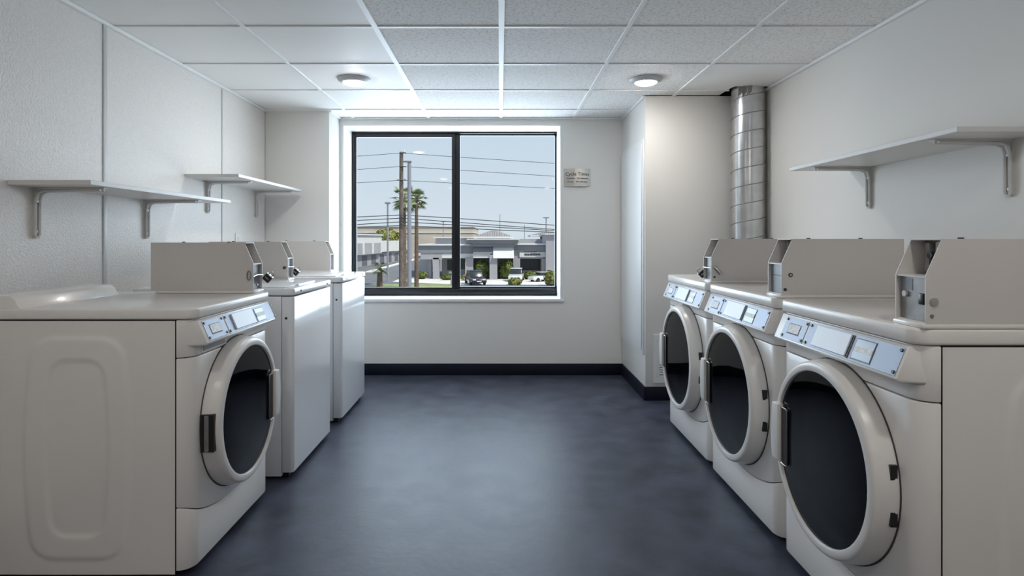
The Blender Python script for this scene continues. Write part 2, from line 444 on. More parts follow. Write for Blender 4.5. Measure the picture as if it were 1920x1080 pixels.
# ------------------------------------------------------------------ wall fittings
# electrical access panel on the side of the column
ap = thing('access_panel', 'tall white metal access door on the side of the boxed column', 'access panel', (CLX, 4.30, 0.32))
B(-0.012, 0, 0, 0.74, 0, 1.55).build('frame', 'trimw', ap, bevel=0.003)
B(-0.020, -0.012, 0.022, 0.718, 0.03, 1.52).build('door', 'trimw', ap, bevel=0.003)
# wall vent
vt = thing('wall_vent', 'white louvred vent low on the boxed column', 'vent', (1.091, CLY, 0.123))
vw, vh = 0.30, 0.346
fr = MB().box(0, vw, -0.010, 0, 0, 0.045).box(0, vw, -0.010, 0, vh - 0.045, vh).box(0, 0.042, -0.010, 0, 0.045, vh - 0.045).box(vw - 0.042, vw, -0.010, 0, 0.045, vh - 0.045)
fr.build('frame', 'trimw', vt, bevel=0.002, seg=1)
B(0.042, vw - 0.042, -0.0015, -0.0005, 0.045, vh - 0.045).build('backing', 'dark', vt)
sl = MB().prism([(-0.010, 0.0), (-0.009, -0.002), (-0.002, 0.009), (-0.003, 0.011)], 'x', 0.042, vw - 0.042).mesh('slat', 'trimw')
for k in range(15):
    link('slat', sl, vt, (0, 0, 0.048 + k * 0.0172))
# outlet plate
ol = thing('wall_outlet', 'small white outlet plate on the pebbled wall behind the coin boxes', 'outlet', (XL, 4.25, 1.13))
B(0, 0.007, -0.037, 0.037, -0.06, 0.06).build('plate', 'trimw', ol, bevel=0.003)
for dz in (-0.022, 0.022): B(0.007, 0.0095, -0.017, 0.017, dz - 0.014, dz + 0.014).build('socket', 'shelf', ol, bevel=0.002)
# curved metal sign
sg = thing('cycle_times_sign', 'curved brushed metal sign reading Cycle Times beside the window', 'sign', (0.650, YB, 1.668))
sw, sh, bow = 0.112, 0.074, 0.020
cols = 24
vs, fs = [], []
for i in range(cols + 1):
    u = -1 + 2 * i / cols
    y = -0.004 - bow * (1 - u * u)
    for z in (-sh, sh): vs.append((u * sw, y, z))
    for z in (-sh, sh): vs.append((u * sw, y + 0.003, z))
for i in range(cols):
    a, b = i * 4, i * 4 + 4
    fs += [(a, b, b + 1, a + 1), (a + 2, a + 3, b + 3, b + 2), (a + 1, b + 1, b + 3, a + 3), (a, a + 2, b + 2, b)]
fs += [(0, 1, 3, 2), (cols * 4, cols * 4 + 2, cols * 4 + 3, cols * 4 + 1)]
MB().add(vs, fs).build('plate', 'sign', sg, sharp=60)
for body, size, z in (('Cycle Times', 0.040, 0.028), ('Washer - 30 minutes', 0.0215, -0.008), ('Dryer - 60 minutes', 0.0215, -0.036)):
    me = text_mesh('lettering', body, size, 'ink', 0.0004)
    for v in me.vertices:
        x, z0, e = v.co
        v.co = (x, -0.0048 - bow * (1 - (x / sw) ** 2) - e, z0 + z)
    link('lettering', me, sg)

# ------------------------------------------------------------------ shelves with brackets
def bracket_mesh(dep, hgt):
    """pressed steel L bracket in local coords: wall at x=0, arm along +x, top z=0"""
    prof = [(0.004, -hgt), (0.004, -0.05), (0.010, -0.022), (0.030, -0.008), (0.06, -0.006), (dep, -0.006)]
    m = MB()
    # raised rib along the bracket
    rib = [(0.012, 0, -hgt + 0.015), (0.013, 0, -0.05), (0.022, 0, -0.024), (0.045, 0, -0.014), (0.07, 0, -0.013), (dep - 0.015, 0, -0.009)]
    def off(d): return [(x, d, z) for x, _, z in rib]
    m.tube(off(-0.012), 0.0055, 8).tube(off(0.012), 0.0055, 8)
    m.tube([(0.011, -0.012, -hgt + 0.017), (0.010, -0.007, -hgt + 0.006), (0.010, 0.007, -hgt + 0.006), (0.011, 0.012, -hgt + 0.017)], 0.0055, 8)
    m.box(0, 0.007, -0.013, 0.013, -hgt + 0.010, -0.006)
    m.box(0.0, dep, -0.015, 0.015, -0.007, -0.0005)
    m.prism([(0.004, -0.052), (0.012, -0.050), (0.022, -0.022), (0.05, -0.012), (0.05, -0.004), (0.004, -0.004)], 'y', -0.009, 0.009)
    m.cyl((0.006, 0, -hgt + 0.03), 0.005, 0.006, 'x', 10).cyl((0.010, 0, -0.055), 0.005, 0.005, 'x', 10)
    return m
def shelf(side, y0, y1, ztop, dep, brk, label, hgt=0.205):
    x = XL if side < 0 else XR
    r = thing('wall_shelf', label, 'shelf', (x, (y0 + y1) / 2, ztop), 0 if side < 0 else PI)
    L = (y1 - y0) / 2
    B(0.001, dep, -L, L, -0.018, 0).build('board', 'shelf', r, bevel=0.0015, seg=1)
    me = bracket_mesh(dep - 0.03, hgt).mesh('bracket', 'brack')
    for b in brk:
        d = b - (y0 + y1) / 2
        link('bracket', me, r, (0, d if side < 0 else -d, -0.018))
shelf(-1, 2.265, 3.445, 1.373, 0.317, (2.40, 3.15), 'long white wall shelf on the left wall above the front-loading washer')
shelf(-1, 3.547, 4.70, 1.535, 0.317, (3.81, 4.567), 'higher white wall shelf in the far left corner')
shelf(1, 1.969, 3.111, 1.520, 0.312, (2.128, 2.936), 'white wall shelf on the right wall above the dryers')

# ------------------------------------------------------------------ laundry machines
def plan_pts(w, depth=0.05, run=0.055, n=8, nf=28):
    """front outline in plan, from (-w/2, depth) round the corner and across to (w/2, depth)"""
    p = []
    for i in range(n):
        a = PI / 2 * i / n
        p.append((-w / 2 + run * (1 - math.cos(a)), depth * (1 - math.sin(a))))
    for i in range(nf + 1): p.append((-w / 2 + run + (w - 2 * run) * i / nf, 0.0))
    q = [(-x, y) for x, y in reversed(p[:n])]
    return p + q
def strip_panel(w, zlo, zhi, lip=0.004, depth=0.05, run=0.055):
    P = plan_pts(w, depth, run); m = MB(); N = len(P); vs = []
    for i, (x, y) in enumerate(P):
        a = P[max(i - 1, 0)]; b = P[min(i + 1, N - 1)]
        d = Vector((b[0] - a[0], b[1] - a[1])).normalized(); nx, ny = -d.y, d.x      # inward
        z0, z1 = zlo(x), zhi(x)
        vs += [(x + nx * lip * 3, y + ny * lip * 3, z0), (x + nx * lip, y + ny * lip, z0), (x + nx * lip * .3, y + ny * lip * .3, z0 + lip * .3), (x, y, z0 + lip),
               (x, y, z1 - lip), (x + nx * lip * .3, y + ny * lip * .3, z1 - lip * .3), (x + nx * lip, y + ny * lip, z1), (x + nx * lip * 3, y + ny * lip * 3, z1)]
    k = 8
    fs = [(i * k + j, (i + 1) * k + j, (i + 1) * k + j + 1, i * k + j + 1) for i in range(N - 1) for j in range(k - 1)]
    return m.add(vs, fs)
def side_panel(w, side, y0, y1, z0, z1):
    """pressed side sheet with two raised outlines"""
    ny, nz = 90, 112
    yc, zc = y0 + 0.33, 0.44
    def h(y, z):
        t = (z - zc) / 0.37
        bow = 0.03 * (1 - t * t)
        def rr(hw, hh, r):
            dx = abs(y - yc) - (hw + bow) + r; dz = abs(z - zc) - hh + r
            return math.hypot(max(dx, 0), max(dz, 0)) + min(max(dx, dz), 0) - r
        def step(d, wd): 
            u = max(0, min(1, 0.5 - d / wd)); return u * u * (3 - 2 * u)
        return 0.005 * step(rr(0.150, 0.375, 0.07), 0.020) - 0.005 * step(rr(0.075, 0.297, 0.05), 0.020) + 0.001 * step(rr(0.24, 0.46, 0.1), 0.04)
    vs = []
    for j in range(nz + 1):
        for i in range(ny + 1):
            y = y0 + (y1 - y0) * i / ny; z = z0 + (z1 - z0) * j / nz
            vs.append((side * (w / 2 - 0.003 + h(y, z)), y, z))
    fs = [(j * (ny + 1) + i, j * (ny + 1) + i + 1, (j + 1) * (ny + 1) + i + 1, (j + 1) * (ny + 1) + i) for j in range(nz) for i in range(ny)]
    # flange to the cabinet all round
    return MB().add(vs, fs)
def rounded_top(w, y0, y1, r, n=8):
    p = [(-w / 2, y1), (-w / 2, y0 + r)]
    p = [(-w / 2, y1)]
    for i in range(n + 1):
        a = PI / 2 * i / n
        p.append((-w / 2 + r * (1 - math.cos(a)), y0 + r * (1 - math.sin(a))))
    for i in range(n + 1):
        a = PI / 2 * (1 - i / n)
        p.append((w / 2 - r * (1 - math.cos(a)), y0 + r * (1 - math.sin(a))))
    p.append((w / 2, y1))
    return p

def front_loader(name, label, grp, w, zs, zt, cz0, cz1, door_r, handle_side, washer):
    """local frame: front plane y=0, viewer's right +x, body behind at +y"""
    D = 0.70
    R = thing(name, label, 'washing machine' if washer else 'dryer', (0, 0, 0), 0, grp)
    h = w / 2
    B(-h + 0.012, h - 0.012, 0.075, D, 0.02, zs).build('cabinet', 'enamel', R)
    B(-h + 0.016, h - 0.016, 0.026, 0.075, 0.030, zs - 0.010).build('seam_shade_block', 'dark', R)  # black block behind the panel gaps, its colour makes the seam shade
    B(-h + 0.0112, h - 0.0112, 0.062, D, zs - 0.009, zs + 0.001).build('lid_gap_shade', 'dark', R)  # black strip put in for the shade in the gap under the lid
    for s in (-1, 1):
        side_panel(w, s, 0.0560, D, 0.012, zs - 0.0042).build('side_panel', 'enamel', R, sharp=60)
    ft = MB().cyl((0, 0, 0), 0.022, 0.022, 'z', 12).mesh('foot', 'gasket')
    for fx in (-h + 0.06, h - 0.06):
        for fy in (0.09, D - 0.06): link('foot', ft, R, (fx, fy, 0))
    MB().prism(rounded_top(w + 0.004, -0.010, D, 0.045), 'z', zs, zt).build('top_panel', 'enamel', R, bevel=0.007, seg=3)
    # raised rear ledge
    MB().prism([(0.585, zt - 0.002), (0.597, zt + 0.010), (0.606, zt + 0.030), (0.625, zt + 0.044), (D, zt + 0.046), (D, zt - 0.002)], 'x', -h + 0.012, h - 0.14).build('rear_ledge', 'enamel', R, bevel=0.006, seg=2)
    zseam = 0.745
    lowz = lambda x: 0.167 + 0.070 * min(1, abs(x) / h) ** 2.6
    strip_panel(w, lambda x: 0.024, lambda x: lowz(x) - 0.0015).build('lower_panel', 'enamel', R)
    strip_panel(w, lambda x: lowz(x) + 0.0015, lambda x: zseam - 0.0015).build('front_panel', 'enamel', R)
    fa = strip_panel(w, lambda x: zseam + 0.0015, lambda x: zs - 0.002)
    # sloping control console across the fascia
    c0, c1 = -h + 0.032, h - 0.030
    prof = [(-0.006, cz1), (-0.040, cz0), (-0.034, cz0 - 0.008), (0.004, cz0 - 0.012), (0.004, cz1 + 0.003)]
    vs = []
    for x, k in ((-h + 0.006, 0.0), (c0, 1.0), (c1, 1.0), (h - 0.006, 0.0)):
        for y, z in prof: vs.append((x, y if k else 0.036 + 0.1 * y, z if k else z + (0.006 if y < 0 and z < cz0 + 0.01 else 0)))
    npf = len(prof); fs = []
    for a in range(3):
        for j in range(npf): fs.append((a * npf + j, a * npf + (j + 1) % npf, (a + 1) * npf + (j + 1) % npf, (a + 1) * npf + j))
    fs += [tuple(range(npf)), tuple(range(3 * npf, 4 * npf))]
    FA = fa.build('control_fascia', 'plast', R)
    MB().add(vs, fs).build('console', 'plast', FA, bevel=0.003, seg=2)
    # plates lie on the sloping face: local frame of that face
    ang = math.atan2(-0.006 + 0.040, cz1 - cz0)        # tilt from the vertical
    L = math.hypot(0.034, cz1 - cz0)
    mid = (-0.023, (cz0 + cz1) / 2)
    def on_face(mb, nm, mt, **kw):
        o = mb.build(nm, mt, FA, **kw)
        o.location = (0, mid[0], mid[1]); o.rotation_euler = (-ang, 0, 0)
        return o
    hh = L / 2 - 0.006
    def rr(x0, x1, z0, z1, th, base=0.0): return MB().box(x0, x1, -base - th, -base, z0, z1)
    on_face(rr(-0.292, -0.142, -hh, hh, 0.0018), 'selector_plate', 'plate', bevel=0.0006, seg=1)
    on_face(rr(-0.132, min(0.328, h - 0.036), -hh, hh, 0.0018), 'meter_plate', 'plate', bevel=0.0006, seg=1)
    on_face(rr(-0.078, 0.108, -hh + 0.007, hh - 0.004, 0.006, 0.0018), 'card_cover', 'card', bevel=0.001, seg=1)
    on_face(rr(0.108, 0.118, -hh + 0.004, hh - 0.004, 0.002, 0.0018), 'card_slot', 'dark')
    on_face(rr(0.130, 0.222, -hh + 0.006, hh - 0.008, 0.001, 0.0018), 'display_frame', 'dark')
    on_face(rr(0.134, 0.219, -hh + 0.010, hh - 0.011, 0.001, 0.0026), 'display', 'lcd')
    on_face(rr(0.137, 0.217, -0.008, 0.008, 0.0008, 0.0036), 'display_label', 'stick')
    on_face(rr(-0.255, -0.182, -0.015, 0.016, 0.0012, 0.0018), 'instruction_sticker', 'stick')
    on_face(rr(-0.258, -0.179, -0.019, 0.018, 0.0006, 0.0018), 'sticker_rim', 'gasket')
    scm = MB().cyl((0, 0, 0), 0.0048, -0.003, 'y', 10).mesh('screw', 'black')
    for x in (-0.283, -0.151, -0.122, 0.319):
        for z in (-hh + 0.009, hh - 0.009):
            o = link('screw', scm, FA)
            o.location = Vector((0, mid[0], mid[1])) + Matrix.Rotation(-ang, 3, 'X') @ Vector((x, -0.0018, z))
            o.rotation_euler = (-ang, 0, 0)
    if washer:
        MB().prism([(-0.275, 0.7515), (-0.085, 0.7515), (-0.100, cz0 - 0.012), (-0.275, cz0 - 0.012)], 'y', -0.003, 0.002).build('dispenser_rim', 'plast', FA, bevel=0.001, seg=1)
        MB().prism([(-0.268, 0.7565), (-0.096, 0.7565), (-0.107, cz0 - 0.013), (-0.268, cz0 - 0.013)], 'y', -0.0042, 0.002).build('dispenser_recess_shade', 'vault', FA)  # dark grey plate in place of a recess, the shade is its colour
    # porthole door
    zc = 0.482; ro = door_r + 0.038
    prof = [(ro - 0.001, 0.001), (ro, -0.010), (ro - 0.003, -0.030), (ro - 0.009, -0.054), (ro - 0.011, -0.059), (ro - 0.015, -0.0625), (ro - 0.019, -0.064), (door_r + 0.004, -0.066), (door_r + 0.001, -0.065), (door_r - 0.001, -0.061), (door_r - 0.002, -0.045)]
    dr = MB().lathe(prof, axis='y', n=72).build('door', 'plast', R, sharp=30)
    dr.location = (0, 0, zc)
    MB().lathe([(ro + 0.003, 0.0), (ro + 0.003, -0.0025), (ro - 0.01, -0.0025)], axis='y', n=72).build('door_gasket', 'gasket', dr)
    MB().lathe([(0.0005, -0.0615), (door_r * .5, -0.061), (door_r * .85, -0.0595), (door_r - 0.0015, -0.057)], axis='y', n=64, cap0=True).build('door_glass', 'dglass', dr)
    bw = [(door_r - 0.002, -0.050), (door_r - 0.012, -0.030), (door_r - 0.03, -0.014), (door_r - 0.07, -0.007), (0.0005, -0.005)]
    MB().lathe(bw, axis='y', n=64, cap1=True).build('drum_window', 'bowl', dr)
    hs = handle_side
    # grip across the rim
    gp = []
    for i in range(13):
        t = -1 + 2 * i / 12
        gp.append((hs * (ro - 0.010 - 0.014 * t * t), t * 0.098))
    poly = gp + [(hs * (door_r - 0.030), 0.098), (hs * (door_r - 0.030), -0.098)]
    MB().prism(poly, 'y', -0.078, -0.050).build('door_handle', 'plast', dr, bevel=0.005, seg=2)
    MB().box(min(hs * (door_r - 0.072), hs * (door_r - 0.030)), max(hs * (door_r - 0.072), hs * (door_r - 0.030)), -0.0660, -0.054, -0.100, 0.088).build('handle_recess', 'dark', dr, bevel=0.004, seg=1)
    rim = [(hs * (door_r - 0.030), -0.0665, 0.090), (hs * (door_r - 0.068), -0.0665, 0.090), (hs * (door_r - 0.0735), -0.0665, 0.084), (hs * (door_r - 0.0735), -0.0665, -0.098), (hs * (door_r - 0.068), -0.0665, -0.103), (hs * (door_r - 0.030), -0.0665, -0.103)]
    MB().tube(rim, 0.0016, 6).build('recess_rim', 'steel', dr)
    if washer:
        MB().box(min(-hs * (ro - 0.015), -hs * (ro + 0.003)), max(-hs * (ro - 0.015), -hs * (ro + 0.003)), -0.050, -0.004, -0.075, 0.055).build('hinge_gap', 'dark', dr)
        MB().cyl((-hs * (ro - 0.004), -0.024, -0.072), 0.011, 0.124, 'z', 12).build('hinge_pin', 'steeld', dr)
    else:
        for zz in (0.062, -0.060):
            x = -hs * math.sqrt(ro * ro - zz * zz)
            MB().box(min(x - 0.006 * -hs, x + 0.0025 * -hs), max(x - 0.006 * -hs, x + 0.0025 * -hs), -0.024, -0.006, zz - 0.019, zz + 0.019).build('hinge_block', 'dark', dr)
    return R

def coin_box(R, x0, x1, yf, zb, variant, near, ln=0.46):
    """meter case bolted on the top; near = local x sign of the side towards the camera"""
    hgt, th = 0.210, 0.003
    prof = [(yf, zb), (yf, zb + 0.118), (yf + 0.041, zb + hgt), (yf + ln, zb + hgt), (yf + ln, zb)]
    m = MB()
    m.prism(prof, 'x', x0, x0 + th).prism(prof, 'x', x1 - th, x1)
    m.box(x0 + th, x1 - th, yf + 0.036, yf + ln, zb + hgt - th, zb + hgt)
    m.box(x0 + th, x1 - th, yf + ln - th, yf + ln, zb, zb + hgt - th)
    m.box(x0 + th, x1 - th, yf + 0.002, yf + 0.06, zb + 0.113, zb + 0.118)
    m.box(x0 + th, x1 - th, yf + 0.002, yf + ln - th, zb, zb + 0.004)
    C = m.build('coin_box', 'coinbox', R)
    B(x0 - 0.002, x1 + 0.002, yf - 0.006, yf + ln - 0.02, zb - 0.012, zb).build('mounting_plate', 'enamel', C, bevel=0.003)
    B(x0 + th, x1 - th, yf + 0.012, yf + 0.018, zb + 0.004, zb + 0.113).build('vault_front', 'steeld' if variant == 'steel' else 'vault', C)
    # coin mechanism deep in the sloping mouth
    mb = B(x0 + th + 0.002, x1 - th - 0.002, yf + 0.075, yf + 0.085, zb + 0.119, zb + hgt - th)
    mb.box(x0 + 0.025, x0 + 0.040, yf + 0.060, yf + 0.075, zb + 0.125, zb + 0.20)
    mb.box(x1 - 0.045, x1 - 0.020, yf + 0.050, yf + 0.075, zb + 0.122, zb + 0.150)
    mb.build('coin_mechanism', 'steeld', C, bevel=0.001, seg=1)
    MB().cyl(((x0 + x1) / 2 - 0.005, yf + 0.075, zb + 0.168), 0.009, -0.022, 'y', 14).build('coin_knob', 'black', C)
    B(x0 + 0.048, x1 - 0.012, yf + 0.072, yf + 0.075, zb + 0.160, zb + 0.202).build('price_label', 'stick', C)
    bt = MB().cyl((0, 0, 0), 0.007, 0.004, 'z', 8).mesh('bolt_head', 'gasket')
    link('bolt_head', bt, C, ((x0 + x1) / 2, yf + 0.13, zb + hgt)); link('bolt_head', bt, C, ((x0 + x1) / 2, yf + 0.33, zb + hgt))
    xs = x1 if near > 0 else x0
    def disc(y, z, r, d, mt, nm): MB().cyl((xs, y, z), r, near * d, 'x', 18).build(nm, mt, C)
    if variant == 'steel':
        disc(yf + 0.020, zb + 0.055, 0.0105, 0.003, 'steel', 'lock_cylinder')
        disc(yf + 0.015, zb + 0.020, 0.0045, 0.002, 'steeld', 'screw')
        MB().cyl((x0 + 0.024, yf + 0.012, zb + 0.068), 0.008, -0.006, 'y', 16).build('release_button', 'stick', C)
        B(x1 - 0.028, x1 - 0.008, yf + 0.000, yf + 0.014, zb + 0.046, zb + 0.074).build('lock_block', 'black', C, bevel=0.003)
        B(x0 + 0.004, x0 + 0.05, yf + 0.0112, yf + 0.0122, zb + 0.078, zb + 0.108).build('vault_tab', 'vault', C)
    elif variant == 'plain':
        disc(yf + 0.034, zb + 0.075, 0.008, 0.003, 'gasket', 'lock_cylinder')
        disc(yf + 0.034, zb + 0.075, 0.0045, 0.0036, 'steel', 'lock_core')
        disc(yf + 0.014, zb + 0.020, 0.006, 0.002, 'gasket', 'screw')
        B(x0 + 0.012, x1 - 0.012, yf + 0.0105, yf + 0.0122, zb + 0.070, zb + 0.072).build('vault_tab', 'gasket', C)
    elif variant == 'bar':
        MB().tube([(xs + near * 0.004, yf + 0.018, zb + 0.068), (xs + near * 0.010, yf + 0.024, zb + 0.060), (xs + near * 0.010, yf + 0.045, zb + 0.034)], 0.0085, 10).build('locking_rod', 'steel', C)
        MB().tube([(x0 - 0.014, yf + 0.004, zb + 0.062), (x1 + 0.002, yf + 0.006, zb + 0.062)], 0.004, 10).build('lock_bar', 'steel', C)
        disc(yf + 0.016, zb + 0.018, 0.0055, 0.002, 'gasket', 'screw')
    elif variant == 'slot':
        pts = [(xs + near * 0.003, yf + 0.020 + 0.008 * math.cos(a), zb + 0.066 + 0.020 * math.sin(a)) for a in [2 * PI * i / 20 for i in range(21)]]
        MB().tube(pts, 0.0025, 6, caps=False).build('hasp_loop', 'steeld', C)
        MB().tube([(x0 - 0.002, yf + 0.006, zb + 0.058), ((x0 + x1) / 2, yf + 0.004, zb + 0.066), (x1 + 0.012, yf + 0.004, zb + 0.062)], 0.004, 10).build('lock_bar', 'steel', C)
        MB().cyl((x1 - 0.03, yf + 0.012, zb + 0.022), 0.004, -0.004, 'y', 10).build('screw', 'steel', C)
    elif variant == 'knob':
        disc(yf + 0.018, zb + 0.062, 0.008, 0.012, 'gasket', 'lock_cylinder')
        MB().tube([(x0 + 0.004, yf + 0.006, zb + 0.066), (x1 + 0.012, yf + 0.004, zb + 0.062)], 0.004, 10).build('lock_bar', 'steel', C)
    return C

def padlock(loc, rz, tilt, label):
    p = thing('padlock', label, 'padlock', loc)
    p.rotation_euler = (0, tilt, rz)
    B(-0.017, 0.017, -0.010, 0.010, -0.017, 0.017).build('body', 'black', p, bevel=0.003)
    B(-0.017, 0.017, -0.0105, 0.0105, 0.0135, 0.0175).build('top_cap', 'steel', p, bevel=0.001, seg=1)
    B(-0.010, 0.010, -0.0112, -0.0098, -0.0035, 0.0015).build('label_stripe', 'steel', p)
    pts = [(0.009 * math.cos(a), 0, 0.026 + 0.009 * math.sin(a)) for a in [PI * i / 10 for i in range(11)]]
    MB().tube([(0.009, 0, 0.014)] + pts + [(-0.009, 0, 0.014)], 0.0028, 8).build('shackle', 'steel', p)

# dryers on the right
DW = 0.735
ZS, ZT_ = 0.887, 0.928
d0 = front_loader('front_loading_dryer', '', 'white coin-operated dryers along the right wall', DW, ZS, ZT_, 0.797, 0.880, 0.257, -1, False)
XFR = 1.035
ys = [1.843, 2.615, 3.385]
labs = ['white front-loading dryer nearest the camera on the right, bare steel coin box', 'white front-loading dryer in the middle of the right row of three', 'white front-loading dryer farthest right, in front of the wall vent']
dry = [d0, copy_tree(d0), copy_tree(d0)]
for o, y, lb, var in zip(dry, ys, labs, ('steel', 'plain', 'bar')):
    o.location = (XFR + {1.843: 0.0, 2.615: 0.007, 3.385: 0.015}[y], y, 0); o.rotation_euler = (0, 0, -PI / 2); o['label'] = lb
    coin_box(o, DW / 2 - 0.113, DW / 2, 0.012, ZT_ + 0.012, var, 1)
# front-loading washer on the left
WW = 0.686
w0 = front_loader('front_loading_washer', 'white front-loading washer with round smoked glass door at the near left', None, WW, 0.876, 0.912, 0.791, 0.869, 0.246, 1, True)
w0.location = (-1.047, 2.373, 0); w0.rotation_euler = (0, 0, PI / 2)
coin_box(w0, WW / 2 - 0.096, WW / 2, 0.031, 0.924, 'slot', -1, 0.45)

def top_loader(label):
    w, D = 0.63, 0.77
    R = thing('top_loading_washer', label, 'washing machine', (0, 0, 0), PI / 2, 'white top-loading washers along the left wall')
    h = w / 2
    B(-h, h, 0.058, D, 0.012, 0.874).build('cabinet', 'enamel2', R, bevel=0.003)
    B(-h + 0.02, h - 0.02, 0.030, 0.058, 0.005, 0.03).build('toe_shadow', 'dark', R)  # black strip painted as the shadow under the raised front panel
    MB().prism(rounded_top(w, 0.0, 0.056, 0.018), 'z', 0.030, 0.872).build('front_panel', 'enamel2', R, bevel=0.004)
    MB().prism(rounded_top(w + 0.006, -0.003, D, 0.018), 'z', 0.878, 0.912).build('top_panel', 'enamel2', R, bevel=0.008, seg=3)
    MB().prism([(-h + 0.03, 0.05), (h - 0.14, 0.05), (h - 0.14, 0.58), (-h + 0.03, 0.58)], 'z', 0.912, 0.918).build('tub_lid', 'enamel2', R, bevel=0.002)
    MB().tube([(-0.13, 0.042, 0.915), (0.13, 0.042, 0.915)], 0.006, 8).build('lid_lip', 'enamel2', R)
    scm = MB().cyl((0, 0, 0), 0.005, -0.003, 'y', 10).mesh('screw', 'black')
    for x in (-0.215, 0.235): link('screw', scm, R, (x, -0.003, 0.895))
    MB().cyl((-h, 0.035, 0.77), 0.006, -0.003, 'x', 10).build('side_screw', 'black', R)
    ft = MB().cyl((0, 0, 0), 0.02, 0.014, 'z', 10).mesh('foot', 'gasket')
    for fx in (-h + 0.06, h - 0.06):
        for fy in (0.12, D - 0.08): link('foot', ft, R, (fx, fy, 0))
    return R
tl1 = top_loader('white top-loading washer between the front-loading washer and the far left one')
tl2 = copy_tree(tl1); tl2['label'] = 'white top-loading washer at the far left, just before the window'
tl1.location = (-0.990, 3.185, 0); tl2.location = (-0.988, 4.06, 0)
coin_box(tl1, 0.315 - 0.090, 0.315, 0.218, 0.924, 'knob', -1, 0.45)
coin_box(tl2, 0.315 - 0.090, 0.315, 0.226, 0.924, 'none', -1, 0.45)
padlock((-1.062, 2.738, 0.972), 0.0, 0.75, 'black padlock hanging on the near left washer coin box')
padlock((-1.200, 3.518, 0.956), 0.0, 0.75, 'black padlock hanging on the coin box of the middle left washer')
padlock((1.060, 3.148, 0.968), 0.0, -0.75, 'black padlock half hidden behind the farthest dryer coin box')

# ------------------------------------------------------------------ outdoors
ZG = -4.2
def at(px, py, Y): return Vector(((px - VX) * Y / FPX, Y, CH - (py - VY) * Y / FPX))
def gy_(py): return (CH - ZG) * FPX / (py - VY)           # depth of the ground seen at image row py
gr = struct(B(-260, 260, 12, 700, ZG - 0.5, ZG).build('ground', 'asph'), 'grey asphalt street and parking lot')
def slab(name, lab, cat, poly, m, h=0.04):
    o = MB().prism(poly, 'z', ZG, ZG + h).build(name, m)
    return tag(o, lab, cat)
slab('sidewalk', 'pale sunlit concrete lot in front of the grey shop building', 'sidewalk', [(-13.5, 75), (-5.5, 70.5), (14, 69.5), (14, 84), (-13.5, 84)], 'conc', 0.008)
slab('curb', 'narrow concrete curb along the foot of the white garages', 'curb', [(-21.5, 95), (-20.6, 95), (-21.6, 160), (-22.9, 160)], 'conc', 0.15)
slab('lawn', 'strip of dry grass below the window view', 'lawn', [(-15, 64), (-5.0, 64), (-5.0, 71), (-14, 71)], 'grass', 0.012)

# distant beige warehouse
wh = thing('warehouse', 'long low beige building behind the shops', 'building', (-30, 165, ZG))
B(-55, 22.5, 0, 40, 0, 8.6).build('wall', 'beige', wh)
B(-55.2, 22.7, -0.2, 40.2, 7.0, 7.25).build('wall_band', 'conc', wh)
B(-55.2, 22.7, -0.25, 40.2, 8.6, 8.95).build('parapet', 'gwhite', wh)
# white garage building running away from the camera on the left
ga = thing('garage_building', 'white two-tone building with a row of garage openings at the far left', 'building', (-27.9, 100, ZG), 0)
ga.rotation_euler = (0, 0, -math.atan2(4.0, 56))
B(-14, 0, 0, 40, 0, 2.35).build('ground_floor', 'gwall', ga)
B(-14, 0.9, -0.5, 27, 2.35, 6.15).build('upper_wall', 'gwhite', ga, bevel=0.03, seg=1)
B(-14, 0.7, 27, 56, 2.55, 4.9).build('upper_wall', 'gwhite', ga)
B(-14, 0.0, 40, 56, 0, 2.55).build('ground_floor', 'gwall', ga)
B(-14, 1.2, -0.7, 27.2, 6.05, 6.3).build('parapet', 'gwhite', ga)
for k in range(7):
    y = 3.2 + k * 6.4
    o = B(-0.02, 0.03, y, y + 3.4, 0.1, 2.05).build('garage_opening', 'garage', ga)
for k in range(4):
    y = 2.2 + k * 6.3
    B(0.88, 0.94, y, y + 4.9, 2.5, 4.55).build('recessed_panel', 'gwall', ga)
for k in range(5):
    y = 30 + k * 5
    B(0.70, 0.82, y, y + 1.2, 2.55, 4.9).build('pilaster', 'gwhite', ga)

# grey shop building across the street
SY = 81.0
k_ = SY / FPX
def sx(px): return (px - VX) * k_
def sz(py): return CH - (py - VY) * k_ - ZG
sp = thing('shop_building', 'grey single-storey shop building with awnings and a small tiled roof', 'building', (0, SY, ZG))
def sb(name, m, px0, px1, py0, py1, y0, y1, **kw):
    return B(sx(px0), sx(px1), y0, y1, sz(py1), sz(py0)).build(name, m, sp, **kw)
B(sx(826), sx(1120), 2.0, 16, 0, sz(462)).build('wall', 'gwall', sp)
sb('parapet', 'gdark', 784, 889, 460, 474, -0.9, 16)
sb('cornice', 'gwhite', 782, 890, 458.3, 460.2, -1.2, 16)
sb('upper_block', 'gwall', 812, 884, 446, 459, 3.0, 14)
sb('cornice', 'gwhite', 808, 886, 444.3, 446.2, 2.6, 14.4)
sb('parapet', 'gdark', 963, 1033, 459, 471, -0.6, 16)
sb('cornice', 'gwhite', 961, 1034, 456.8, 459, -1.0, 16)
sb('rear_block', 'gwall', 968, 1040, 448, 458, 6, 14)
sb('portico_cornice', 'gdark', 879, 971, 449.6, 456.5, -2.2, 6)
sb('cornice', 'gwhite', 877, 973, 447.6, 449.6, -2.5, 6.3)
sb('tower', 'gwall', 1022, 1075, 440, 560, -1.5, 10)
sb('cornice', 'gwhite', 1019, 1076, 438, 440.2, -1.9, 10.4)
sb('fascia', 'gwall', 826, 890, 474, 484, -0.5, 2.1)
sb('awning_band', 'gwhite', 830, 888, 475, 483.5, -0.75, -0.5)
sb('fascia', 'gwall', 963, 1033, 471, 485, -0.3, 2.1)
